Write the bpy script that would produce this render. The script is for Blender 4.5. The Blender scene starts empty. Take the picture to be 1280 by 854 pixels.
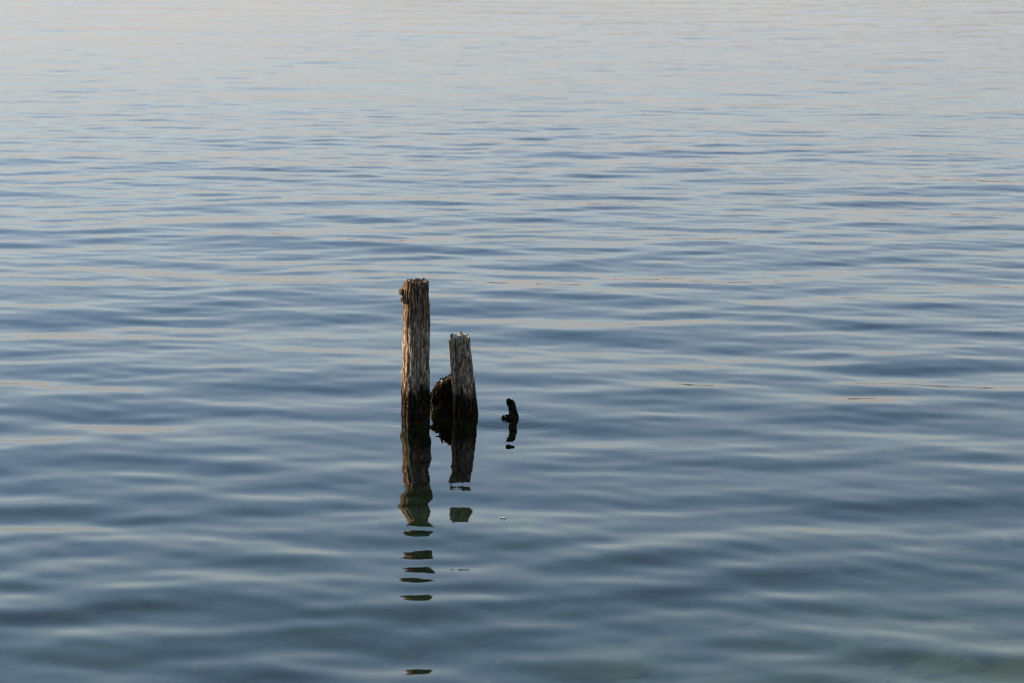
import bpy, math, random
import numpy as np

S = bpy.context.scene
COL = S.collection
R = math.radians

# ------------------------------------------------------------------ camera
F = 3022.0                       # focal length in pixels of a 1280 px wide picture
CAM_H = 2.8
PITCH = math.atan(577.0 / F)
cam = bpy.data.cameras.new('camera')
cam.sensor_width = 36.0
cam.lens = 36.0 * F / 1280.0
cam.clip_start = 0.1
cam.clip_end = 60000
camo = bpy.data.objects.new('camera', cam)
camo.location = (0, 0, CAM_H)
camo.rotation_euler = (R(90) - PITCH, 0, 0)
COL.objects.link(camo)
S.camera = camo
cam.dof.use_dof = True
cam.dof.focus_distance = 12.93
cam.dof.aperture_fstop = 5.6

# ------------------------------------------------------------------ light
SUN_EL = R(17.0)
SUN_DIR = (-0.975, 0.222)          # towards the sun, seen from above (low on the left, a touch behind)
az = math.atan2(SUN_DIR[0], SUN_DIR[1])     # clockwise from +Y, negative = left
world = bpy.data.worlds.new('World')
S.world = world
world.use_nodes = True
wt = world.node_tree
bg = wt.nodes['Background']
sky = wt.nodes.new('ShaderNodeTexSky')
sky.sky_type = 'NISHITA'
sky.sun_disc = False
sky.sun_elevation = SUN_EL
sky.sun_rotation = az
sky.air_density = 1.0
sky.dust_density = 0.6
sky.ozone_density = 1.6
# low haze: a pale warm band at the horizon that melts into the blue above, the same all round
_tc = wt.nodes.new('ShaderNodeTexCoord')
_sp = wt.nodes.new('ShaderNodeSeparateXYZ')
wt.links.new(_tc.outputs['Generated'], _sp.inputs[0])
_rp = wt.nodes.new('ShaderNodeValToRGB')
_rp.color_ramp.interpolation = 'EASE'
_el = _rp.color_ramp.elements
_el[0].position, _el[0].color = 0.0, (0.92, 0.92, 0.92, 1)
_el[1].position, _el[1].color = 0.36, (0.05, 0.05, 0.05, 1)
_m = _el.new(0.13)
_m.color = (0.45, 0.45, 0.45, 1)
_m = _el.new(0.06)
_m.color = (0.84, 0.84, 0.84, 1)
wt.links.new(_sp.outputs[2], _rp.inputs[0])
_mx = wt.nodes.new('ShaderNodeMix')
_mx.data_type = 'RGBA'
wt.links.new(_rp.outputs[0], _mx.inputs[0])
wt.links.new(sky.outputs[0], _mx.inputs[6])
_mx.inputs[7].default_value = (2.16, 1.95, 2.02, 1)
wt.links.new(_mx.outputs[2], bg.inputs['Color'])
bg.inputs['Strength'].default_value = 0.15

sl = bpy.data.lights.new('sun', 'SUN')
sl.energy = 5.0
sl.angle = R(0.55)
sl.color = (1.0, 0.78, 0.55)
so = bpy.data.objects.new('sun', sl)
so.rotation_euler = (R(90) - SUN_EL, 0, math.atan2(-SUN_DIR[0], SUN_DIR[1]) + math.pi)
# lamp shines along its -Z: rotate so that +Z points at the sun
import mathutils
_d = mathutils.Vector((SUN_DIR[0] * math.cos(SUN_EL), SUN_DIR[1] * math.cos(SUN_EL), math.sin(SUN_EL)))
so.rotation_euler = _d.to_track_quat('Z', 'Y').to_euler()
COL.objects.link(so)

S.view_settings.view_transform = 'Standard'
S.view_settings.look = 'None'
S.view_settings.gamma = 1.0
S.view_settings.exposure = 1.17
S.cycles.filter_width = 1.25
S.cycles.max_bounces = 8
S.cycles.transmission_bounces = 6
S.cycles.sample_clamp_indirect = 4.0
S.cycles.caustics_reflective = False


# ------------------------------------------------------------------ helpers
def ray(px, py):
    """direction through a pixel of the 1280 x 854 photograph"""
    a, b = (px - 640.0) / F, (427.0 - py) / F
    c, s = math.cos(PITCH), math.sin(PITCH)
    return np.array([a, c + b * s, -s + b * c])


def on_water(px, py):
    d = ray(px, py)
    t = -CAM_H / d[2]
    return d[0] * t, d[1] * t


def on_plane(px, py, Y):
    """x and z of the point seen at a pixel, on the upright plane y = Y"""
    d = ray(px, py)
    t = Y / d[1]
    return d[0] * t, CAM_H + d[2] * t


def noise3(x, y, z, seed=0):
    """smooth value noise, -1..1, on numpy arrays"""
    xi, yi, zi = np.floor(x).astype(np.int64), np.floor(y).astype(np.int64), np.floor(z).astype(np.int64)
    fx, fy, fz = x - xi, y - yi, z - zi
    fx, fy, fz = [f * f * (3 - 2 * f) for f in (fx, fy, fz)]

    def h(a, b, c):
        n = (a * 73856093) ^ (b * 19349663) ^ (c * 83492791) ^ (seed * 2654435761)
        n = (n ^ (n >> 13)) * 1274126177
        n = n ^ (n >> 16)
        return (n & 0xFFFF) / 32767.5 - 1.0
    r = 0
    for dx in (0, 1):
        for dy in (0, 1):
            for dz in (0, 1):
                w = (fx if dx else 1 - fx) * (fy if dy else 1 - fy) * (fz if dz else 1 - fz)
                r = r + w * h(xi + dx, yi + dy, zi + dz)
    return r


def link_mesh(name, verts, faces, mat, parent=None, smooth=True):
    me = bpy.data.meshes.new(name)
    me.from_pydata([tuple(v) for v in verts], [], faces)
    me.update()
    if smooth:
        me.polygons.foreach_set('use_smooth', [True] * len(me.polygons))
    me.materials.append(mat)
    o = bpy.data.objects.new(name, me)
    COL.objects.link(o)
    if parent:
        o.parent = parent
    return o


class NT:
    def __init__(self, name):
        self.m = bpy.data.materials.new(name)
        self.m.use_nodes = True
        self.t = self.m.node_tree
        self.t.nodes.clear()
        self.out = self.n('ShaderNodeOutputMaterial')

    def n(self, typ, **kw):
        nd = self.t.nodes.new(typ)
        for k, v in kw.items():
            setattr(nd, k, v)
        return nd

    def put(self, sock, v):
        if isinstance(v, bpy.types.NodeSocket):
            self.t.links.new(v, sock)
        else:
            sock.default_value = v

    def math(self, op, a, b=0.0, c=0.0, clamp=False):
        nd = self.n('ShaderNodeMath', operation=op, use_clamp=clamp)
        for s, v in zip(nd.inputs, (a, b, c)):
            self.put(s, v)
        return nd.outputs[0]

    def noise(self, vec, scale, detail=4.0, rough=0.55, dist=0.0):
        nd = self.n('ShaderNodeTexNoise')
        self.put(nd.inputs['Vector'], vec)
        nd.inputs['Scale'].default_value = scale
        nd.inputs['Detail'].default_value = detail
        nd.inputs['Roughness'].default_value = rough
        nd.inputs['Distortion'].default_value = dist
        return nd.outputs['Fac']

    def scale(self, vec, s):
        nd = self.n('ShaderNodeMapping')
        self.put(nd.inputs['Vector'], vec)
        nd.inputs['Scale'].default_value = s
        return nd.outputs[0]

    def ramp(self, fac, stops):
        nd = self.n('ShaderNodeValToRGB')
        self.put(nd.inputs[0], fac)
        e = nd.color_ramp.elements
        while len(e) < len(stops):
            e.new(0.5)
        for el, (p, c) in zip(e, stops):
            el.position = p
            el.color = (*c, 1) if len(c) == 3 else c
        return nd.outputs[0]

    def mix(self, fac, a, b):
        nd = self.n('ShaderNodeMix', data_type='RGBA')
        self.put(nd.inputs[0], fac)
        for s, v in ((nd.inputs[6], a), (nd.inputs[7], b)):
            self.put(s, v if isinstance(v, bpy.types.NodeSocket) else (*v, 1))
        return nd.outputs[2]

    def smooth(self, v, a, b):
        nd = self.n('ShaderNodeMapRange', interpolation_type='SMOOTHSTEP')
        self.put(nd.inputs[0], v)
        nd.inputs[1].default_value = a
        nd.inputs[2].default_value = b
        return nd.outputs[0]


# ------------------------------------------------------------------ materials
def wood_material(name, wet_z, brown_z=None, dark=False, pale_z=None):
    """old weathered timber: brown head, bleached middle, wet black foot with algae.
    wet_z = height above the water where the wet zone ends."""
    k = NT(name)
    geo = k.n('ShaderNodeNewGeometry')
    pos = geo.outputs['Position']
    sep = k.n('ShaderNodeSeparateXYZ')
    k.put(sep.inputs[0], pos)
    z = sep.outputs[2]
    fib = k.noise(k.scale(pos, (1, 1, 0.17)), 120, 6, 0.68)
    fib2 = k.noise(k.scale(pos, (1, 1, 0.26)), 50, 5, 0.62, 1.0)
    blot = k.noise(k.scale(pos, (1, 1, 0.45)), 26, 5, 0.65)
    speck = k.noise(k.scale(pos, (1, 1, 0.6)), 230, 3, 0.6)
    # dry wood
    brown = k.ramp(fib, [(0.36, (0.009, 0.005, 0.004)), (0.46, (0.060, 0.033, 0.019)), (0.56, (0.20, 0.122, 0.070)), (0.70, (0.46, 0.31, 0.19))])
    grey = k.ramp(fib, [(0.34, (0.020, 0.014, 0.010)), (0.42, (0.10, 0.070, 0.046)), (0.54, (0.26, 0.19, 0.13)), (0.68, (0.58, 0.45, 0.33))])
    if brown_z is None:
        bf = k.math('MULTIPLY', k.smooth(blot, 0.52, 0.62), 0.6)
    else:
        zz = k.math('ADD', z, k.math('MULTIPLY', k.math('SUBTRACT', blot, 0.5), 0.35))
        bf = k.math('MAXIMUM', k.smooth(zz, brown_z - 0.10, brown_z + 0.06),
                    k.math('MULTIPLY', k.smooth(blot, 0.53, 0.62), 0.7))
    dry = k.mix(bf, grey, brown)
    dry = k.mix(k.smooth(fib2, 0.44, 0.36), dry, (0.022, 0.014, 0.010))     # dark cracks
    dry = k.mix(k.math('MULTIPLY', k.smooth(speck, 0.62, 0.72), 0.6), dry, (0.05, 0.035, 0.025))
    if pale_z is not None:                       # bleached, lichen-white head
        dry = k.mix(k.math('MULTIPLY', k.smooth(k.math('ADD', z, k.math('MULTIPLY', k.math('SUBTRACT', blot, 0.5), 0.16)), pale_z, pale_z + 0.03), 0.55),
                    dry, (0.42, 0.385, 0.345))
    dry = k.mix(k.math('MULTIPLY', k.smooth(k.noise(k.scale(pos, (1, 1, 0.6)), 30, 6, 0.75, 2.0), 0.50, 0.60), 0.8), dry, (0.055, 0.036, 0.024))   # rot patches
    # wet foot
    wetc = k.ramp(fib2, [(0.35, (0.002, 0.0016, 0.0013)), (0.54, (0.009, 0.006, 0.0036)), (0.68, (0.055, 0.028, 0.009))])
    alg = k.ramp(blot, [(0.35, (0.014, 0.014, 0.006)), (0.65, (0.065, 0.062, 0.022))])
    wetc = k.mix(k.smooth(z, 0.0, -0.08), wetc, alg)
    edge = k.math('ADD', z, k.math('MULTIPLY', k.math('SUBTRACT', fib2, 0.5), 0.22))
    edge = k.math('ADD', edge, k.math('MULTIPLY', k.math('SUBTRACT', blot, 0.5), 0.20))
    wet = k.smooth(edge, wet_z + 0.04, wet_z - 0.045)
    if dark:
        dry = k.mix(0.85, dry, (0.03, 0.022, 0.016))
    col = k.mix(wet, dry, wetc)
    rough = k.math('SUBTRACT', 0.85, k.math('MULTIPLY', wet, k.math('ADD', 0.42, k.math('MULTIPLY', speck, 0.30))))
    h = k.math('ADD', k.math('MULTIPLY', fib, 0.5), k.math('ADD', k.math('MULTIPLY', fib2, 0.9), k.math('MULTIPLY', speck, 0.25)))
    bump = k.n('ShaderNodeBump')
    bump.inputs['Strength'].default_value = 1.0
    bump.inputs['Distance'].default_value = 0.007
    k.put(bump.inputs['Height'], h)
    p = k.n('ShaderNodeBsdfPrincipled')
    k.put(p.inputs['Base Color'], col)
    k.put(p.inputs['Roughness'], rough)
    k.put(p.inputs['Normal'], bump.outputs[0])
    k.put(p.inputs['Specular IOR Level'], k.math('ADD', k.math('MULTIPLY', k.math('SUBTRACT', 1.0, wet), 0.15), k.math('MULTIPLY', wet, k.math('MULTIPLY', k.smooth(speck, 0.56, 0.68), 0.8))))
    k.put(k.out.inputs[0], p.outputs[0])
    return k.m


def water_material():
    k = NT('lake_water')
    geo = k.n('ShaderNodeNewGeometry')
    pos = geo.outputs['Position']
    n1 = k.noise(k.scale(pos, (0.7, 1.0, 1)), 6.5, 3, 0.55, 0.3)
    n2 = k.noise(k.scale(pos, (0.5, 1.0, 1)), 17.0, 2, 0.5, 0.2)
    patch = k.smooth(k.noise(k.scale(pos, (0.25, 0.12, 1)), 1.0, 2, 0.5), 0.42, 0.62)
    sep = k.n('ShaderNodeSeparateXYZ')
    k.put(sep.inputs[0], pos)
    far = k.math('ADD', 0.05, k.math('MULTIPLY', k.smooth(sep.outputs[1], 14.0, 45.0), 0.3))
    amp = k.math('MULTIPLY', far, k.math('ADD', 0.75, k.math('MULTIPLY', patch, 0.45)))
    h = k.math('MULTIPLY', k.math('ADD', n1, k.math('MULTIPLY', n2, 0.22)), amp)
    # small rings that spread from the timbers
    for (cx, cy, a, lam, reach) in ((TALL_X - 0.03, TALL_Y, 0.0117, 0.085, 0.30), (MID_X + 0.02, MID_Y, 0.0090, 0.07, 0.26),
                                    (SMALL_X, SMALL_Y, 0.0126, 0.07, 0.30)):
        dx = k.math('SUBTRACT', sep.outputs[0], cx)
        dy = k.math('SUBTRACT', sep.outputs[1], cy)
        r2 = k.math('ADD', k.math('MULTIPLY', dx, dx), k.math('MULTIPLY', dy, dy))
        rr = k.math('ADD', k.math('SQRT', r2), k.math('MULTIPLY', n1, 0.12))
        w = k.math('SINE', k.math('MULTIPLY', rr, 2 * math.pi / lam))
        env = k.math('EXPONENT', k.math('MULTIPLY', r2, -1.0 / reach ** 2))
        h = k.math('ADD', h, k.math('MULTIPLY', k.math('MULTIPLY', w, env), a))
    bump = k.n('ShaderNodeBump')
    bump.inputs['Strength'].default_value = 1.0
    bump.inputs['Distance'].default_value = 0.018
    k.put(bump.inputs['Height'], h)
    g = k.n('ShaderNodeBsdfGlass')
    g.inputs['Color'].default_value = (1, 1, 1, 1)
    # breezier further out: ripples finer than the sheet blur the mirror
    k.put(g.inputs['Roughness'], k.math('MULTIPLY', k.smooth(sep.outputs[1], 14.0, 90.0), 0.10))
    g.inputs['IOR'].default_value = 1.333
    k.put(g.inputs['Normal'], bump.outputs[0])
    k.put(k.out.inputs['Surface'], g.outputs[0])
    v = k.n('ShaderNodeVolumeAbsorption')
    v.inputs['Color'].default_value = (0.44, 0.62, 0.50, 1)
    v.inputs['Density'].default_value = 1.1
    k.put(k.out.inputs['Volume'], v.outputs[0])
    return k.m


def bed_material():
    k = NT('lake_bed')
    geo = k.n('ShaderNodeNewGeometry')
    pos = geo.outputs['Position']
    a = k.noise(pos, 0.8, 5, 0.6)
    b = k.noise(pos, 3.0, 3, 0.5, 0.3)
    c = k.ramp(a, [(0.35, (0.045, 0.055, 0.030)), (0.5, (0.075, 0.085, 0.045)), (0.65, (0.16, 0.155, 0.07))])
    c = k.mix(k.smooth(b, 0.45, 0.65), c, (0.035, 0.045, 0.022))
    # a bank of pale sand with weed on it, where the bed rises
    sub = k.n('ShaderNodeVectorMath', operation='DISTANCE')
    k.put(sub.inputs[0], k.scale(pos, (1, 0.8, 0)))
    sub.inputs[1].default_value = (2.3, 6.9, 0)
    bank = k.smooth(k.math('ADD', sub.outputs['Value'], k.math('MULTIPLY', a, 2.0)), 3.2, 1.2)
    sand = k.mix(k.smooth(k.noise(pos, 4.5, 3, 0.5, 0.5), 0.42, 0.62), (0.16, 0.15, 0.068), (0.06, 0.068, 0.026))
    c = k.mix(bank, c, sand)
    p = k.n('ShaderNodeBsdfPrincipled')
    k.put(p.inputs['Base Color'], c)
    p.inputs['Roughness'].default_value = 0.9
    k.put(k.out.inputs[0], p.outputs[0])
    return k.m


def stone_material():
    k = NT('bed_stone')
    geo = k.n('ShaderNodeNewGeometry')
    info = k.n('ShaderNodeObjectInfo')
    a = k.noise(geo.outputs['Position'], 9, 5, 0.6)
    c = k.ramp(a, [(0.35, (0.05, 0.055, 0.028)), (0.55, (0.13, 0.125, 0.06)), (0.7, (0.26, 0.23, 0.12))])
    p = k.n('ShaderNodeBsdfPrincipled')
    k.put(p.inputs['Base Color'], c)
    p.inputs['Roughness'].default_value = 0.85
    k.put(k.out.inputs[0], p.outputs[0])
    return k.m


def hill_material():
    k = NT('wooded_hill')
    geo = k.n('ShaderNodeNewGeometry')
    a = k.noise(geo.outputs['Position'], 0.02, 6, 0.65)
    c = k.ramp(a, [(0.35, (0.035, 0.045, 0.025)), (0.6, (0.09, 0.085, 0.05))])
    p = k.n('ShaderNodeBsdfPrincipled')
    k.put(p.inputs['Base Color'], c)
    p.inputs['Roughness'].default_value = 1.0
    k.put(k.out.inputs[0], p.outputs[0])
    return k.m


# ------------------------------------------------------------------ the water
TALL_X, TALL_Y = on_water(519.5, 522)
MID_X, MID_Y = on_water(584, 519)
STUMP_X, STUMP_Y = on_water(560, 516)
SMALL_X, SMALL_Y = on_water(641, 524)


WAVE_SEED = 28007
# phase of every wave, in 64ths of a turn
WAVE_PHASES = [
    42, 21, 62, 21, 51, 42, 37, 50, 25, 26, 33, 1, 31, 34, 35, 55, 11, 50, 48, 55, 52, 52, 0, 16, 60,
    63, 39, 43, 44, 8, 37, 31, 44, 3, 5, 12, 20, 19, 31, 40, 33, 56, 4, 20, 60, 16, 21, 31, 41, 40, 42,
    11, 45, 12, 22, 34, 28, 16, 44, 62, 10, 24, 4, 60, 12, 47, 19, 4, 4, 18, 41, 7, 46, 25, 39, 54, 38,
    43, 30, 36, 61, 9, 62, 32, 35, 47, 41, 11, 31, 3, 0, 54, 21, 4, 25, 53, 9, 58, 36, 57, 58, 35, 36,
    49, 35, 47, 36, 50, 48, 6, 0, 42, 13, 49, 7, 4, 21, 19, 45, 26, 50, 19, 29, 29, 11, 54, 61, 26, 46,
    18, 38, 45, 41, 46]


def wave_components(seed):
    rng = np.random.RandomState(seed)
    comps = []
    for (n, l0, l1, slope, spread) in ((16, 1.5, 4.0, 0.013, 22), (38, 0.62, 1.5, 0.028, 20),
                                       (44, 0.30, 0.62, 0.024, 25), (36, 0.15, 0.30, 0.013, 42)):
        for i in range(n):
            lam = math.exp(rng.uniform(math.log(l0), math.log(l1)))
            ang = R(rng.normal(6.0, spread))
            kk = 2 * math.pi / lam
            comps.append((kk, ang, slope * math.sqrt(2.0 / n) / kk, rng.uniform(0, 2 * math.pi), lam))
    return comps


def build_water():
    # rows: coarse behind the camera, fine in the lake before it, coarse to the horizon
    core = np.concatenate([5.2 * np.exp(np.linspace(0, math.log(8 / 5.2), 260)), 8 * np.exp(np.linspace(0, math.log(30 / 8), 1050))[1:],
                           30 * np.exp(np.linspace(0, math.log(130 / 30), 680))[1:]])
    near = np.array([-400, -150, -60, -25, -10, -3, 0, 2, 3.5, 4.5, 5.0])
    g = [130.0]
    step = 0.5
    while g[-1] < 30000:
        step *= 1.35
        g.append(g[-1] + step)
    Y = np.concatenate([near, core, np.array(g[1:])])
    n_in = 640
    s_in = np.linspace(-1, 1, n_in)
    ex = np.array([1.03, 1.1, 1.25, 1.6, 2.4, 4, 8, 20, 60, 200])
    s = np.concatenate([-ex[::-1], s_in, ex])
    W = 1.0 + 0.29 * np.maximum(Y, 4.0)
    W[Y > 130] = 1.0 + 0.29 * 130 + (Y[Y > 130] - 130) * 0.29
    YY, SS = np.meshgrid(Y, s, indexing='ij')
    XX = SS * W[:, None]
    dy = np.gradient(Y)[:, None] * np.ones_like(XX)
    dx = np.gradient(XX, axis=1)
    Z = np.zeros_like(XX)
    # sum of many directional waves; each fades where the sheet is too coarse for it
    comps = [(k_, a_, m_, p_ * 2 * math.pi / 64, l_) for (k_, a_, m_, _, l_), p_ in zip(wave_components(WAVE_SEED), WAVE_PHASES)]
    away = np.clip((YY - 11.5) / 18, 0, 1)           # further out the swell is lower and the cat's paws livelier
    nearer = 1 + 0.45 * np.clip((11.2 - YY) / 2.0, 0, 1)
    for kk, ang, amp, ph, lam in comps:
        if lam < 0.62:
            amp = amp * nearer
        if lam < 0.42:
            amp = amp * (1 + 0.35 * away)
        else:
            amp = amp * (1 - 0.46 * away)
        kx, ky = kk * math.sin(ang), kk * math.cos(ang)
        res = np.abs(dy * math.cos(ang)) + np.abs(dx * math.sin(ang))
        fade = np.clip((lam / res - 2.2) / 1.8, 0, 1)
        if fade.max() <= 0:
            continue
        Z += fade * amp * np.sin(kx * XX + ky * YY + ph)
    # calmer and livelier patches
    patch = noise3(XX * 0.16, YY * 0.09, XX * 0, 5) * 0.28 + noise3(XX * 0.45, YY * 0.3, XX * 0, 8) * 0.16
    Z *= 1.0 + patch
    ny, nx = XX.shape
    co = np.stack([XX, YY, Z], -1).reshape(-1, 3).astype(np.float32)
    me = bpy.data.meshes.new('lake_water')
    me.vertices.add(ny * nx)
    me.vertices.foreach_set('co', co.ravel())
    ii = (np.arange(ny - 1)[:, None] * nx + np.arange(nx - 1)[None, :]).ravel()
    quad = np.stack([ii, ii + 1, ii + nx + 1, ii + nx], -1).astype(np.int32)
    nf = len(quad)
    me.loops.add(nf * 4)
    me.loops.foreach_set('vertex_index', quad.ravel())
    me.polygons.add(nf)
    me.polygons.foreach_set('loop_start', np.arange(0, nf * 4, 4, dtype=np.int32))
    me.polygons.foreach_set('loop_total', np.full(nf, 4, dtype=np.int32))
    me.polygons.foreach_set('use_smooth', np.ones(nf, dtype=bool))
    me.update(calc_edges=True)
    me.materials.append(water_material())
    o = bpy.data.objects.new('lake_water', me)
    COL.objects.link(o)
    o['kind'] = 'structure'
    o['label'] = 'calm rippled blue grey lake water'
    return o


def bed_height(x, y):
    base = -1.0 - 0.09 * np.clip(y - 8, -8, 80)
    base = base + 0.55 * np.exp(-((x - 2.4) / 1.9) ** 2 - ((y - 8.3) / 2.2) ** 2)     # a shallow, weedy hump
    return base + 0.12 * noise3(x * 0.5, y * 0.5, x * 0, 3) + 0.05 * noise3(x * 2.1, y * 2.1, x * 0, 4)


def build_bed():
    y = np.concatenate([[-400, -100, -30], np.linspace(-10, 40, 200), [50, 70, 100, 200, 600, 3000, 30000]])
    x = np.concatenate([[-30000, -2000, -300, -80], np.linspace(-20, 20, 160), [80, 300, 2000, 30000]])
    XX, YY = np.meshgrid(x, y)
    Z = bed_height(XX, YY)
    nx = len(x)
    v = np.stack([XX, YY, Z], -1).reshape(-1, 3).tolist()
    f = [(j * nx + i, j * nx + i + 1, (j + 1) * nx + i + 1, (j + 1) * nx + i) for j in range(len(y) - 1) for i in range(nx - 1)]
    o = link_mesh('lake_bed', v, f, bed_material())
    o['kind'] = 'structure'
    o['label'] = 'olive brown lake bed under the clear water'
    # stones on it, nobody could count them
    rnd = random.Random(4)
    vs, fs = [], []
    for i in range(420):
        cx, cy = rnd.uniform(-4.5, 6), rnd.uniform(4.5, 14)
        r = rnd.choice((0.02, 0.03, 0.035, 0.045, 0.06)) * rnd.uniform(0.7, 1.3)
        cz = float(bed_height(np.array([cx]), np.array([cy]))[0])
        b = len(vs)
        for a in range(3):
            for t in range(8):
                th = t * math.pi / 4 + rnd.uniform(-.2, .2)
                rr = r * (1.0, 0.85, 0.45)[a] * rnd.uniform(0.8, 1.15)
                vs.append((cx + rr * math.cos(th), cy + rr * math.sin(th) * 0.8, cz + r * (-0.3, 0.3, 0.55)[a]))
        vs.append((cx, cy, cz + r * 0.6))
        for a in range(2):
            for t in range(8):
                fs.append((b + a * 8 + t, b + a * 8 + (t + 1) % 8, b + a * 8 + 8 + (t + 1) % 8, b + a * 8 + 8 + t))
        for t in range(8):
            fs.append((b + 16 + t, b + 16 + (t + 1) % 8, b + 24))
    st = link_mesh('bed_stones', vs, fs, stone_material())
    st['kind'] = 'stuff'
    st['label'] = 'scattered pale stones on the lake bed'


def build_hills():
    """the far shore, above the frame: the steepest ripples mirror it as thin brown lines"""
    xs = np.linspace(-9000, 9000, 160)
    vs, fs = [], []
    rows = ((0, 3800, -12.0), (0.45, 3950, 0), (0.8, 4200, 0), (1.0, 4600, 0), (0.5, 5600, 0))
    for (k, y, z0) in rows:
        for x in xs:
            hh = 0.55 * 95 + 25 * math.sin(x / 1700.0 + 1) + 22 * math.sin(x / 520.0) + 9 * math.sin(x / 160.0 + 2)
            vs.append((x, y + 200 * math.sin(x / 900.0), z0 + k * hh))
    n = len(xs)
    for j in range(len(rows) - 1):
        for i in range(n - 1):
            fs.append((j * n + i, j * n + i + 1, (j + 1) * n + i + 1, (j + 1) * n + i))
    o = link_mesh('hills', vs, fs, hill_material())
    o['kind'] = 'structure'
    o['label'] = 'low wooded hills of the far shore'


# ------------------------------------------------------------------ timber
def timber(name, mat, outline, Yc, depth, z_bottom, top_fn, parent, nt=128, nz=230, square=4.5, rot=0.2,
           rough=1.0, seed=1, hollow=0.02, cracks=(), origin=(0, 0)):
    """One piece of worn timber. outline(z) -> (x_left, x_right); depth = front to back size as a share of width."""
    th = np.linspace(0, 2 * math.pi, nt, endpoint=False)
    c0, s0 = np.cos(th - rot), np.sin(th - rot)
    sup = 1.0 / (np.abs(c0) ** square + np.abs(s0) ** square) ** (1.0 / square)
    prof = np.stack([np.cos(th) * sup, np.sin(th) * sup * depth], -1)
    prof[:, 0] /= np.abs(prof[:, 0]).max()
    ztop = top_fn(th, prof)                     # height of the rim round the piece
    T = np.linspace(0, 1, nz)[:, None]
    Zg = z_bottom + T * (ztop[None, :] - z_bottom)
    L, Rr = outline(Zg)
    cx, hw = (L + Rr) / 2, (Rr - L) / 2
    PX, PY = prof[:, 0][None, :], prof[:, 1][None, :]
    ct, st = np.cos(th)[None, :] + 0 * Zg, np.sin(th)[None, :] + 0 * Zg
    # worn surface: long fibres, lumps, deep checks
    d = 0.050 * noise3(ct * 2.2, st * 2.2, Zg * 6, seed)
    d = d + 0.035 * noise3(ct * 5, st * 5, Zg * 17, seed + 1)
    f1 = noise3(ct * 11, st * 11, Zg * 7, seed + 2)
    f2 = noise3(ct * 22, st * 22, Zg * 16, seed + 3)
    d = d - 0.085 * np.clip(np.abs(f1) * -1 + 0.22, 0, 1) / 0.22
    d = d + 0.030 * f2
    d = d + 0.028 * noise3(ct * 16, st * 16, Zg * 60, seed + 4) * (0.6 + 0.4 * noise3(ct * 2, st * 2, Zg * 9, seed + 5))
    for (a, w, dep, z0, z1) in cracks:
        da = np.abs((th - a + math.pi) % (2 * math.pi) - math.pi)[None, :] + 0.03 * noise3(Zg * 30, Zg * 0, Zg * 0, seed + 7)
        m = np.clip((Zg - z0) / 0.03, 0, 1) * np.clip((z1 - Zg) / 0.04, 0, 1)
        d = d - dep * np.exp(-(da / w) ** 2) * m
    d = d * rough
    k = 1.0 + d
    X = cx + hw * PX * k
    Yv = Yc + hw * PY * k
    verts = np.stack([X - origin[0], Yv - origin[1], Zg], -1).reshape(-1, 3).tolist()
    faces = []
    for j in range(nz - 1):
        b = j * nt
        for i in range(nt):
            i2 = (i + 1) % nt
            faces.append((b + i, b + i2, b + nt + i2, b + nt + i))
    # broken end grain
    last = (nz - 1) * nt
    mx, my = X[-1].mean(), Yv[-1].mean()
    zin = top_fn(th, prof * 0.4)
    rings = (0.9, 0.74, 0.55, 0.35, 0.16)
    for q, rr in enumerate(rings):
        zr = ztop * rr + zin * (1 - rr)
        jit = noise3(prof[:, 0] * rr * 9, prof[:, 1] * rr * 9, prof[:, 0] * 0 + q, seed + 9)
        zr = zr + jit * 0.008 * (1 if hollow < 0.05 else 1.6) - hollow * (1 - rr)
        b = len(verts)
        for i in range(nt):
            verts.append((mx + (X[-1][i] - mx) * rr - origin[0], my + (Yv[-1][i] - my) * rr - origin[1], float(zr[i])))
        for i in range(nt):
            i2 = (i + 1) % nt
            faces.append((last + i, last + i2, b + i2, b + i))
        last = b
    verts.append((mx - origin[0], my - origin[1], float(zin.mean() - hollow)))
    for i in range(nt):
        faces.append((last + i, last + (i + 1) % nt, len(verts) - 1))
    return link_mesh(name, verts, faces, mat, parent)


def curve_outline(rows, Yc):
    """rows of (py, left px, right px) read off the picture -> function of height"""
    zs, ls, rs = [], [], []
    for py, l, r in rows:
        xl, z = on_plane(l, py, Yc)
        xr, _ = on_plane(r, py, Yc)
        zs.append(z); ls.append(xl); rs.append(xr)
    o = np.argsort(zs)
    zs, ls, rs = np.array(zs)[o], np.array(ls)[o], np.array(rs)[o]
    return lambda z: (np.interp(z, zs, ls), np.interp(z, zs, rs))


def zpix(py, Yc):
    return on_plane(600, py, Yc)[1]


def lump(name, mat, parent, loc, size, seed, origin, stretch=(1, 1, 1), n=22, amp=0.3):
    vs, fs = [], []
    ph = np.linspace(0, math.pi, n)
    th = np.linspace(0, 2 * math.pi, n * 2, endpoint=False)
    P, T = np.meshgrid(ph, th, indexing='ij')
    x, y, z = np.sin(P) * np.cos(T), np.sin(P) * np.sin(T), np.cos(P)
    r = 1 + amp * noise3(x * 1.6 + 7, y * 1.6, z * 1.6, seed) + amp * 0.6 * noise3(x * 4, y * 4, z * 4, seed + 1)
    pts = np.stack([x * r * size * stretch[0] + loc[0] - origin[0], y * r * size * stretch[1] + loc[1] - origin[1],
                    z * r * size * stretch[2] + loc[2]], -1).reshape(-1, 3).tolist()
    m = n * 2
    fs = [(j * m + i, (j + 1) * m + i, (j + 1) * m + (i + 1) % m, j * m + (i + 1) % m) for j in range(n - 1) for i in range(m)]
    return link_mesh(name, pts, fs, mat, parent)


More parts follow.
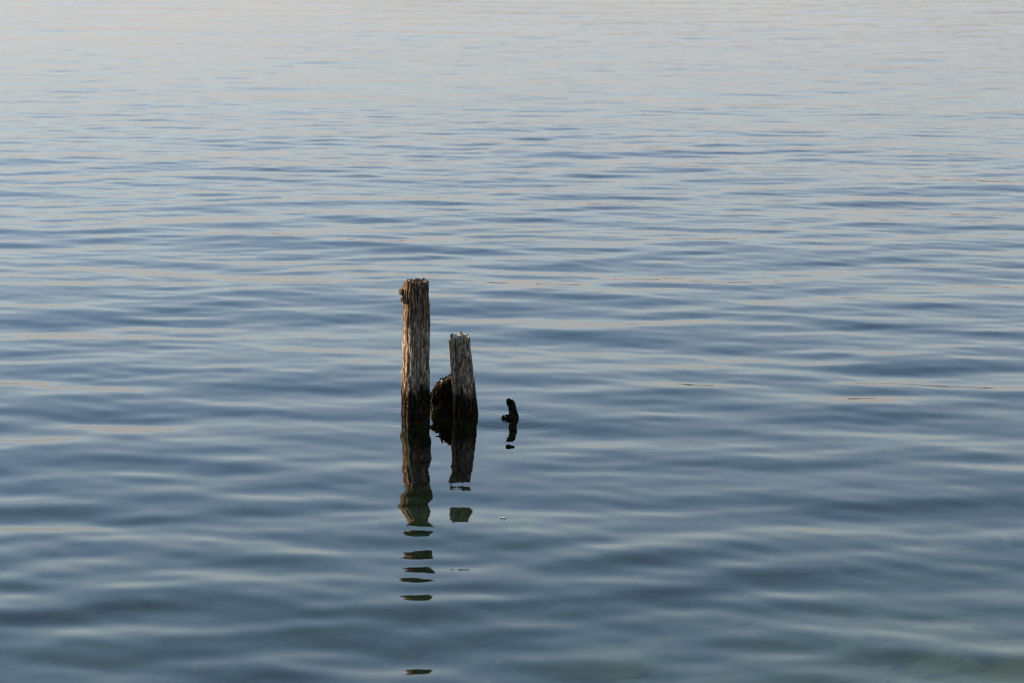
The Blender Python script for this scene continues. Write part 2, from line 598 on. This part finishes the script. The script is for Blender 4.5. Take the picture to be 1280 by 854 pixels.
def thing(name, x, y, label, cat, group=None):
    o = bpy.data.objects.new(name, None)
    o.location = (x, y, 0)
    o.empty_display_size = 0.1
    COL.objects.link(o)
    o['label'] = label
    o['category'] = cat
    if group:
        o['group'] = group
    return o


def build_tall_post():
    Yc = TALL_Y + 0.05
    org = (TALL_X, TALL_Y)
    t = thing('mooring_post', *org, 'tallest squared timber post, brown head and bleached middle, standing in the lake', 'post',
              'old posts standing in the water')
    zt = zpix(351, Yc)
    wet = zpix(480, Yc)
    m = wood_material('tall_post_wood', wet, zpix(400, Yc))
    out = curve_outline(((349, 503.5, 536.5), (360, 502, 536.5), (372, 501.5, 536.8), (378, 502.3, 537.5), (420, 502, 537.6),
                         (450, 501.6, 536.4), (480, 501.8, 536.6), (495, 502, 538), (522, 501.8, 537), (600, 501, 538)), Yc)

    def top(th, pr):
        j = noise3(pr[:, 0] * 9, pr[:, 1] * 9, pr[:, 0] * 0, 31) * 0.007 + noise3(pr[:, 0] * 24, pr[:, 1] * 24, pr[:, 0] * 0, 32) * 0.004
        return zt + j - 0.022 * np.clip(-pr[:, 0] - 0.72, 0, 1) / 0.28
    timber('shaft', m, out, Yc, 0.92, -1.9, top, t, rot=0.34, seed=3, square=6, rough=1.05, nt=150, nz=300, origin=org,
           cracks=((4.25, 0.05, 0.10, zpix(470, Yc), zt + .1), (4.9, 0.04, 0.12, zpix(410, Yc), zt + .1),
                   (5.2, 0.05, 0.10, -0.6, zpix(430, Yc)), (3.72, 0.05, 0.12, -0.6, zpix(372, Yc))))
    # knots that stand out of the upper left edge
    x, z = on_plane(501.5, 363.5, Yc)
    lump('knot', m, t, (x + 0.005, Yc - 0.045, z), 0.014, 5, org, (1.1, 1, 1.2), amp=0.28)
    x, z = on_plane(505.5, 372, Yc)
    lump('knot', m, t, (x, Yc - 0.055, z), 0.014, 8, org, (1.3, 1, 1.6), amp=0.28)


def build_mid_post():
    Yc = MID_Y + 0.04
    org = (MID_X, MID_Y)
    t = thing('mooring_post', *org, 'shorter leaning timber post with splintered white head, standing before the broken stump', 'post',
              'old posts standing in the water')
    zt = zpix(420, Yc)
    m = wood_material('leaning_post_wood', zpix(486, Yc), pale_z=zpix(424, Yc))
    out = curve_outline(((416, 567, 587), (440, 566.5, 589), (470, 567.5, 592), (490, 568.5, 594.5), (505, 569, 596.5),
                         (519, 569.5, 598), (600, 572, 605)), Yc)

    def top(th, pr):
        j = noise3(pr[:, 0] * 5, pr[:, 1] * 5, pr[:, 0] * 0, 41) * 0.012 + noise3(pr[:, 0] * 15, pr[:, 1] * 15, pr[:, 0] * 0, 42) * 0.008
        return zt + j + 0.007 * np.exp(-((pr[:, 0] + .05) / 0.38) ** 2) - 0.012 * np.exp(-((pr[:, 0] + .62) / 0.15) ** 2)
    timber('shaft', m, out, Yc, 1.0, -1.9, top, t, rot=0.38, seed=13, square=5, rough=1.1, nt=140, nz=260, hollow=0.03, origin=org,
           cracks=((4.1, 0.06, 0.16, -0.6, zt + .1), (4.6, 0.05, 0.12, zpix(460, Yc), zt + .1), (5.1, 0.04, 0.08, -0.6, zpix(450, Yc))))
    # the split strip along the left edge
    out2 = curve_outline(((425, 560.5, 568.5), (445, 562, 569.5), (470, 563.5, 571), (500, 567, 573), (600, 568, 574)), Yc + .015)

    def top2(th, pr):
        return zpix(426, Yc) + noise3(pr[:, 0] * 3, pr[:, 1] * 3, pr[:, 0] * 0, 51) * 0.012
    timber('splinter', m, out2, Yc + 0.012, 2.2, -0.5, top2, t, rot=0.2, seed=23, nt=48, nz=160, square=3, origin=org)
    out3 = curve_outline(((415, 562.8, 567.5), (440, 564, 570), (470, 566, 572), (500, 568, 573)), Yc)

    def top3(th, pr):
        return zpix(417, Yc) + noise3(pr[:, 0] * 3, pr[:, 1] * 3, pr[:, 0] * 0, 52) * 0.006
    timber('splinter', m, out3, Yc - 0.028, 1.6, 0.05, top3, t, rot=0.4, seed=27, nt=40, nz=120, square=3, origin=org)


def build_stump():
    Yc = STUMP_Y + 0.12
    org = (STUMP_X, STUMP_Y)
    t = thing('broken_stump', *org, 'wide dark rotten stump with a slanting jagged top between the two posts', 'stump',
              'old posts standing in the water')
    m = wood_material('stump_wood', zpix(455, Yc), dark=True)
    out = curve_outline(((470, 536.8, 590), (500, 536.2, 590), (519, 536.3, 590), (560, 536, 592), (620, 535, 592)), Yc)
    prx = np.array([-1, -0.93, -0.84, -0.72, -0.60, -0.42, -0.3, -0.15, 0.1, 0.4, 1.0])
    pry = np.array([498, 491, 486, 482, 478, 478, 474, 471, 470, 473, 478.0])

    def top(th, pr):
        z = np.array([zpix(v, Yc) for v in np.interp(pr[:, 0], prx, pry)])
        return z + noise3(pr[:, 0] * 8, pr[:, 1] * 8, pr[:, 0] * 0, 61) * 0.010 + noise3(pr[:, 0] * 17, pr[:, 1] * 17, pr[:, 0] * 0, 62) * 0.007 \
            - 0.012 * (pr[:, 1] < -0.2)
    timber('shaft', m, out, Yc, 0.45, -1.9, top, t, rot=0.10, seed=33, square=5, nt=160, nz=200, hollow=0.0, rough=1.3, origin=org,
           cracks=((3.6, 0.05, 0.12, -0.2, .3), (4.4, 0.04, 0.1, 0.0, .3)))
    for (px, py, s, sd) in ((541, 499, 0.010, 1), (553, 480, 0.011, 2), (557, 483, 0.010, 3), (546.5, 490, 0.009, 4)):
        x, z = on_plane(px, py, Yc)
        lump('splinter', m, t, (x, Yc - 0.05, z), s, sd, org, (0.7, 0.9, 1.7), n=14, amp=0.5)


def build_small():
    Yc = SMALL_Y
    org = (SMALL_X, SMALL_Y)
    t = thing('rotted_stake', *org, 'small black wet stake leaning left with a knobby stub, right of the posts', 'stake',
              'old posts standing in the water')
    m = wood_material('stake_wood', 0.35, dark=True)
    rows = ((498.5, 634.5, 637), (499.6, 633.4, 637.2), (500.4, 633.6, 641.8), (502, 632.9, 643.0), (504, 633.3, 643.2), (506, 634.0, 644.6), (507.4, 633.8, 644.2), (508.6, 636.2, 644.4), (511, 635.9, 645.6), (513, 636.9, 645.2), (515, 636.3, 646.6), (517, 636.9, 646.5), (518.4, 636.2, 647.6), (519, 634.2, 647.2), (521, 633.0, 648.0),
            (525, 636, 648), (535, 634, 650), (600, 630, 656))
    out = curve_outline(rows, Yc)

    def top(th, pr):
        return zpix(500.2, Yc) + 0.004 * noise3(pr[:, 0] * 3, pr[:, 1] * 3, pr[:, 0] * 0, 71)
    timber('shaft', m, out, Yc, 1.0, -1.6, top, t, rot=0.0, seed=44, square=2.6, nt=64, nz=220, hollow=-0.004, origin=org, rough=2.8)
    for (px, py, s, sd, stv) in ((635.2, 522, 0.014, 11, (1.1, 1, 1.2)), (630.0, 522.6, 0.0085, 12, (1.2, 1, 1.5)),
                                 (632.6, 524, 0.008, 13, (1.8, 1, 0.7))):
        x, z = on_plane(px, py, Yc)
        lump('stub', m, t, (x, Yc - 0.01, z), s, sd, org, stv, n=16, amp=0.5)
    x, z = on_plane(630, 519.5, Yc)
    lump('stub', m, t, (x, Yc - 0.01, z), 0.004, 14, org, (0.8, 0.8, 2.2), n=12, amp=0.4)


build_water()
build_bed()
build_hills()
build_tall_post()
build_mid_post()
build_stump()
build_small()


def build_small_bits():
    # a pale lump coloured as caustic light and a pale fleck afloat above it
    wx, wy = on_water(652, 656)
    d = 1.12
    run = d / math.tan(R(43.4))
    n = math.hypot(wx, wy)
    sx, sy = wx + wx / n * run, wy + wy / n * run
    sz = float(bed_height(np.array([sx]), np.array([sy]))[0])
    k = NT('caustic_pale')
    geo = k.n('ShaderNodeNewGeometry')
    c = k.ramp(k.noise(geo.outputs['Position'], 14, 4, 0.6), [(0.35, (0.16, 0.14, 0.03)), (0.65, (0.42, 0.36, 0.10))])  # yellow of sunlit caustics put into the base colour
    p = k.n('ShaderNodeBsdfPrincipled')
    k.put(p.inputs['Base Color'], c)
    p.inputs['Roughness'].default_value = 0.8
    k.put(k.out.inputs[0], p.outputs[0])
    o = lump('caustic_patch', k.m, None, (sx, sy, sz + 0.02), 0.06, 91, (sx, sy), (1.1, 1.5, 0.6), n=16, amp=0.6)
    o.location = (sx, sy, 0)
    o['label'] = 'pale yellow green caustic patch, built as a lump under the water, right of the post reflections'
    o['category'] = 'caustic patch'
    fx, fy = on_water(628.5, 648.5)
    k = NT('pale_fleck')
    p = k.n('ShaderNodeBsdfPrincipled')
    geo = k.n('ShaderNodeNewGeometry')
    k.put(p.inputs['Base Color'], k.ramp(k.noise(geo.outputs['Position'], 200, 3, 0.6), [(0.4, (0.45, 0.45, 0.42)), (0.6, (0.7, 0.7, 0.68))]))
    p.inputs['Roughness'].default_value = 0.5
    k.put(k.out.inputs[0], p.outputs[0])
    vs, fs = [], []
    m = 12
    for i in range(m + 1):
        t = i / m
        w = 0.005 * math.sin(math.pi * t) ** 0.7 + 0.0003
        cx = -0.013 + 0.026 * t
        up = 0.002 + 0.003 * (2 * t - 1) ** 2
        for a, b in ((-1, 0.003), (0, 0.0), (1, 0.003), (0, -0.001)):
            vs.append((cx, a * w + 0.003 * t, up + b))
    for i in range(m):
        for q in range(4):
            fs.append((i * 4 + q, i * 4 + (q + 1) % 4, i * 4 + 4 + (q + 1) % 4, i * 4 + 4 + q))
    o = link_mesh('floating_fleck', vs, fs, k.m)
    o.location = (fx, fy, 0.0)
    o['label'] = 'tiny curled whitish fleck floating on the water, right of the shorter post reflection'
    o['category'] = 'leaf'


build_small_bits()
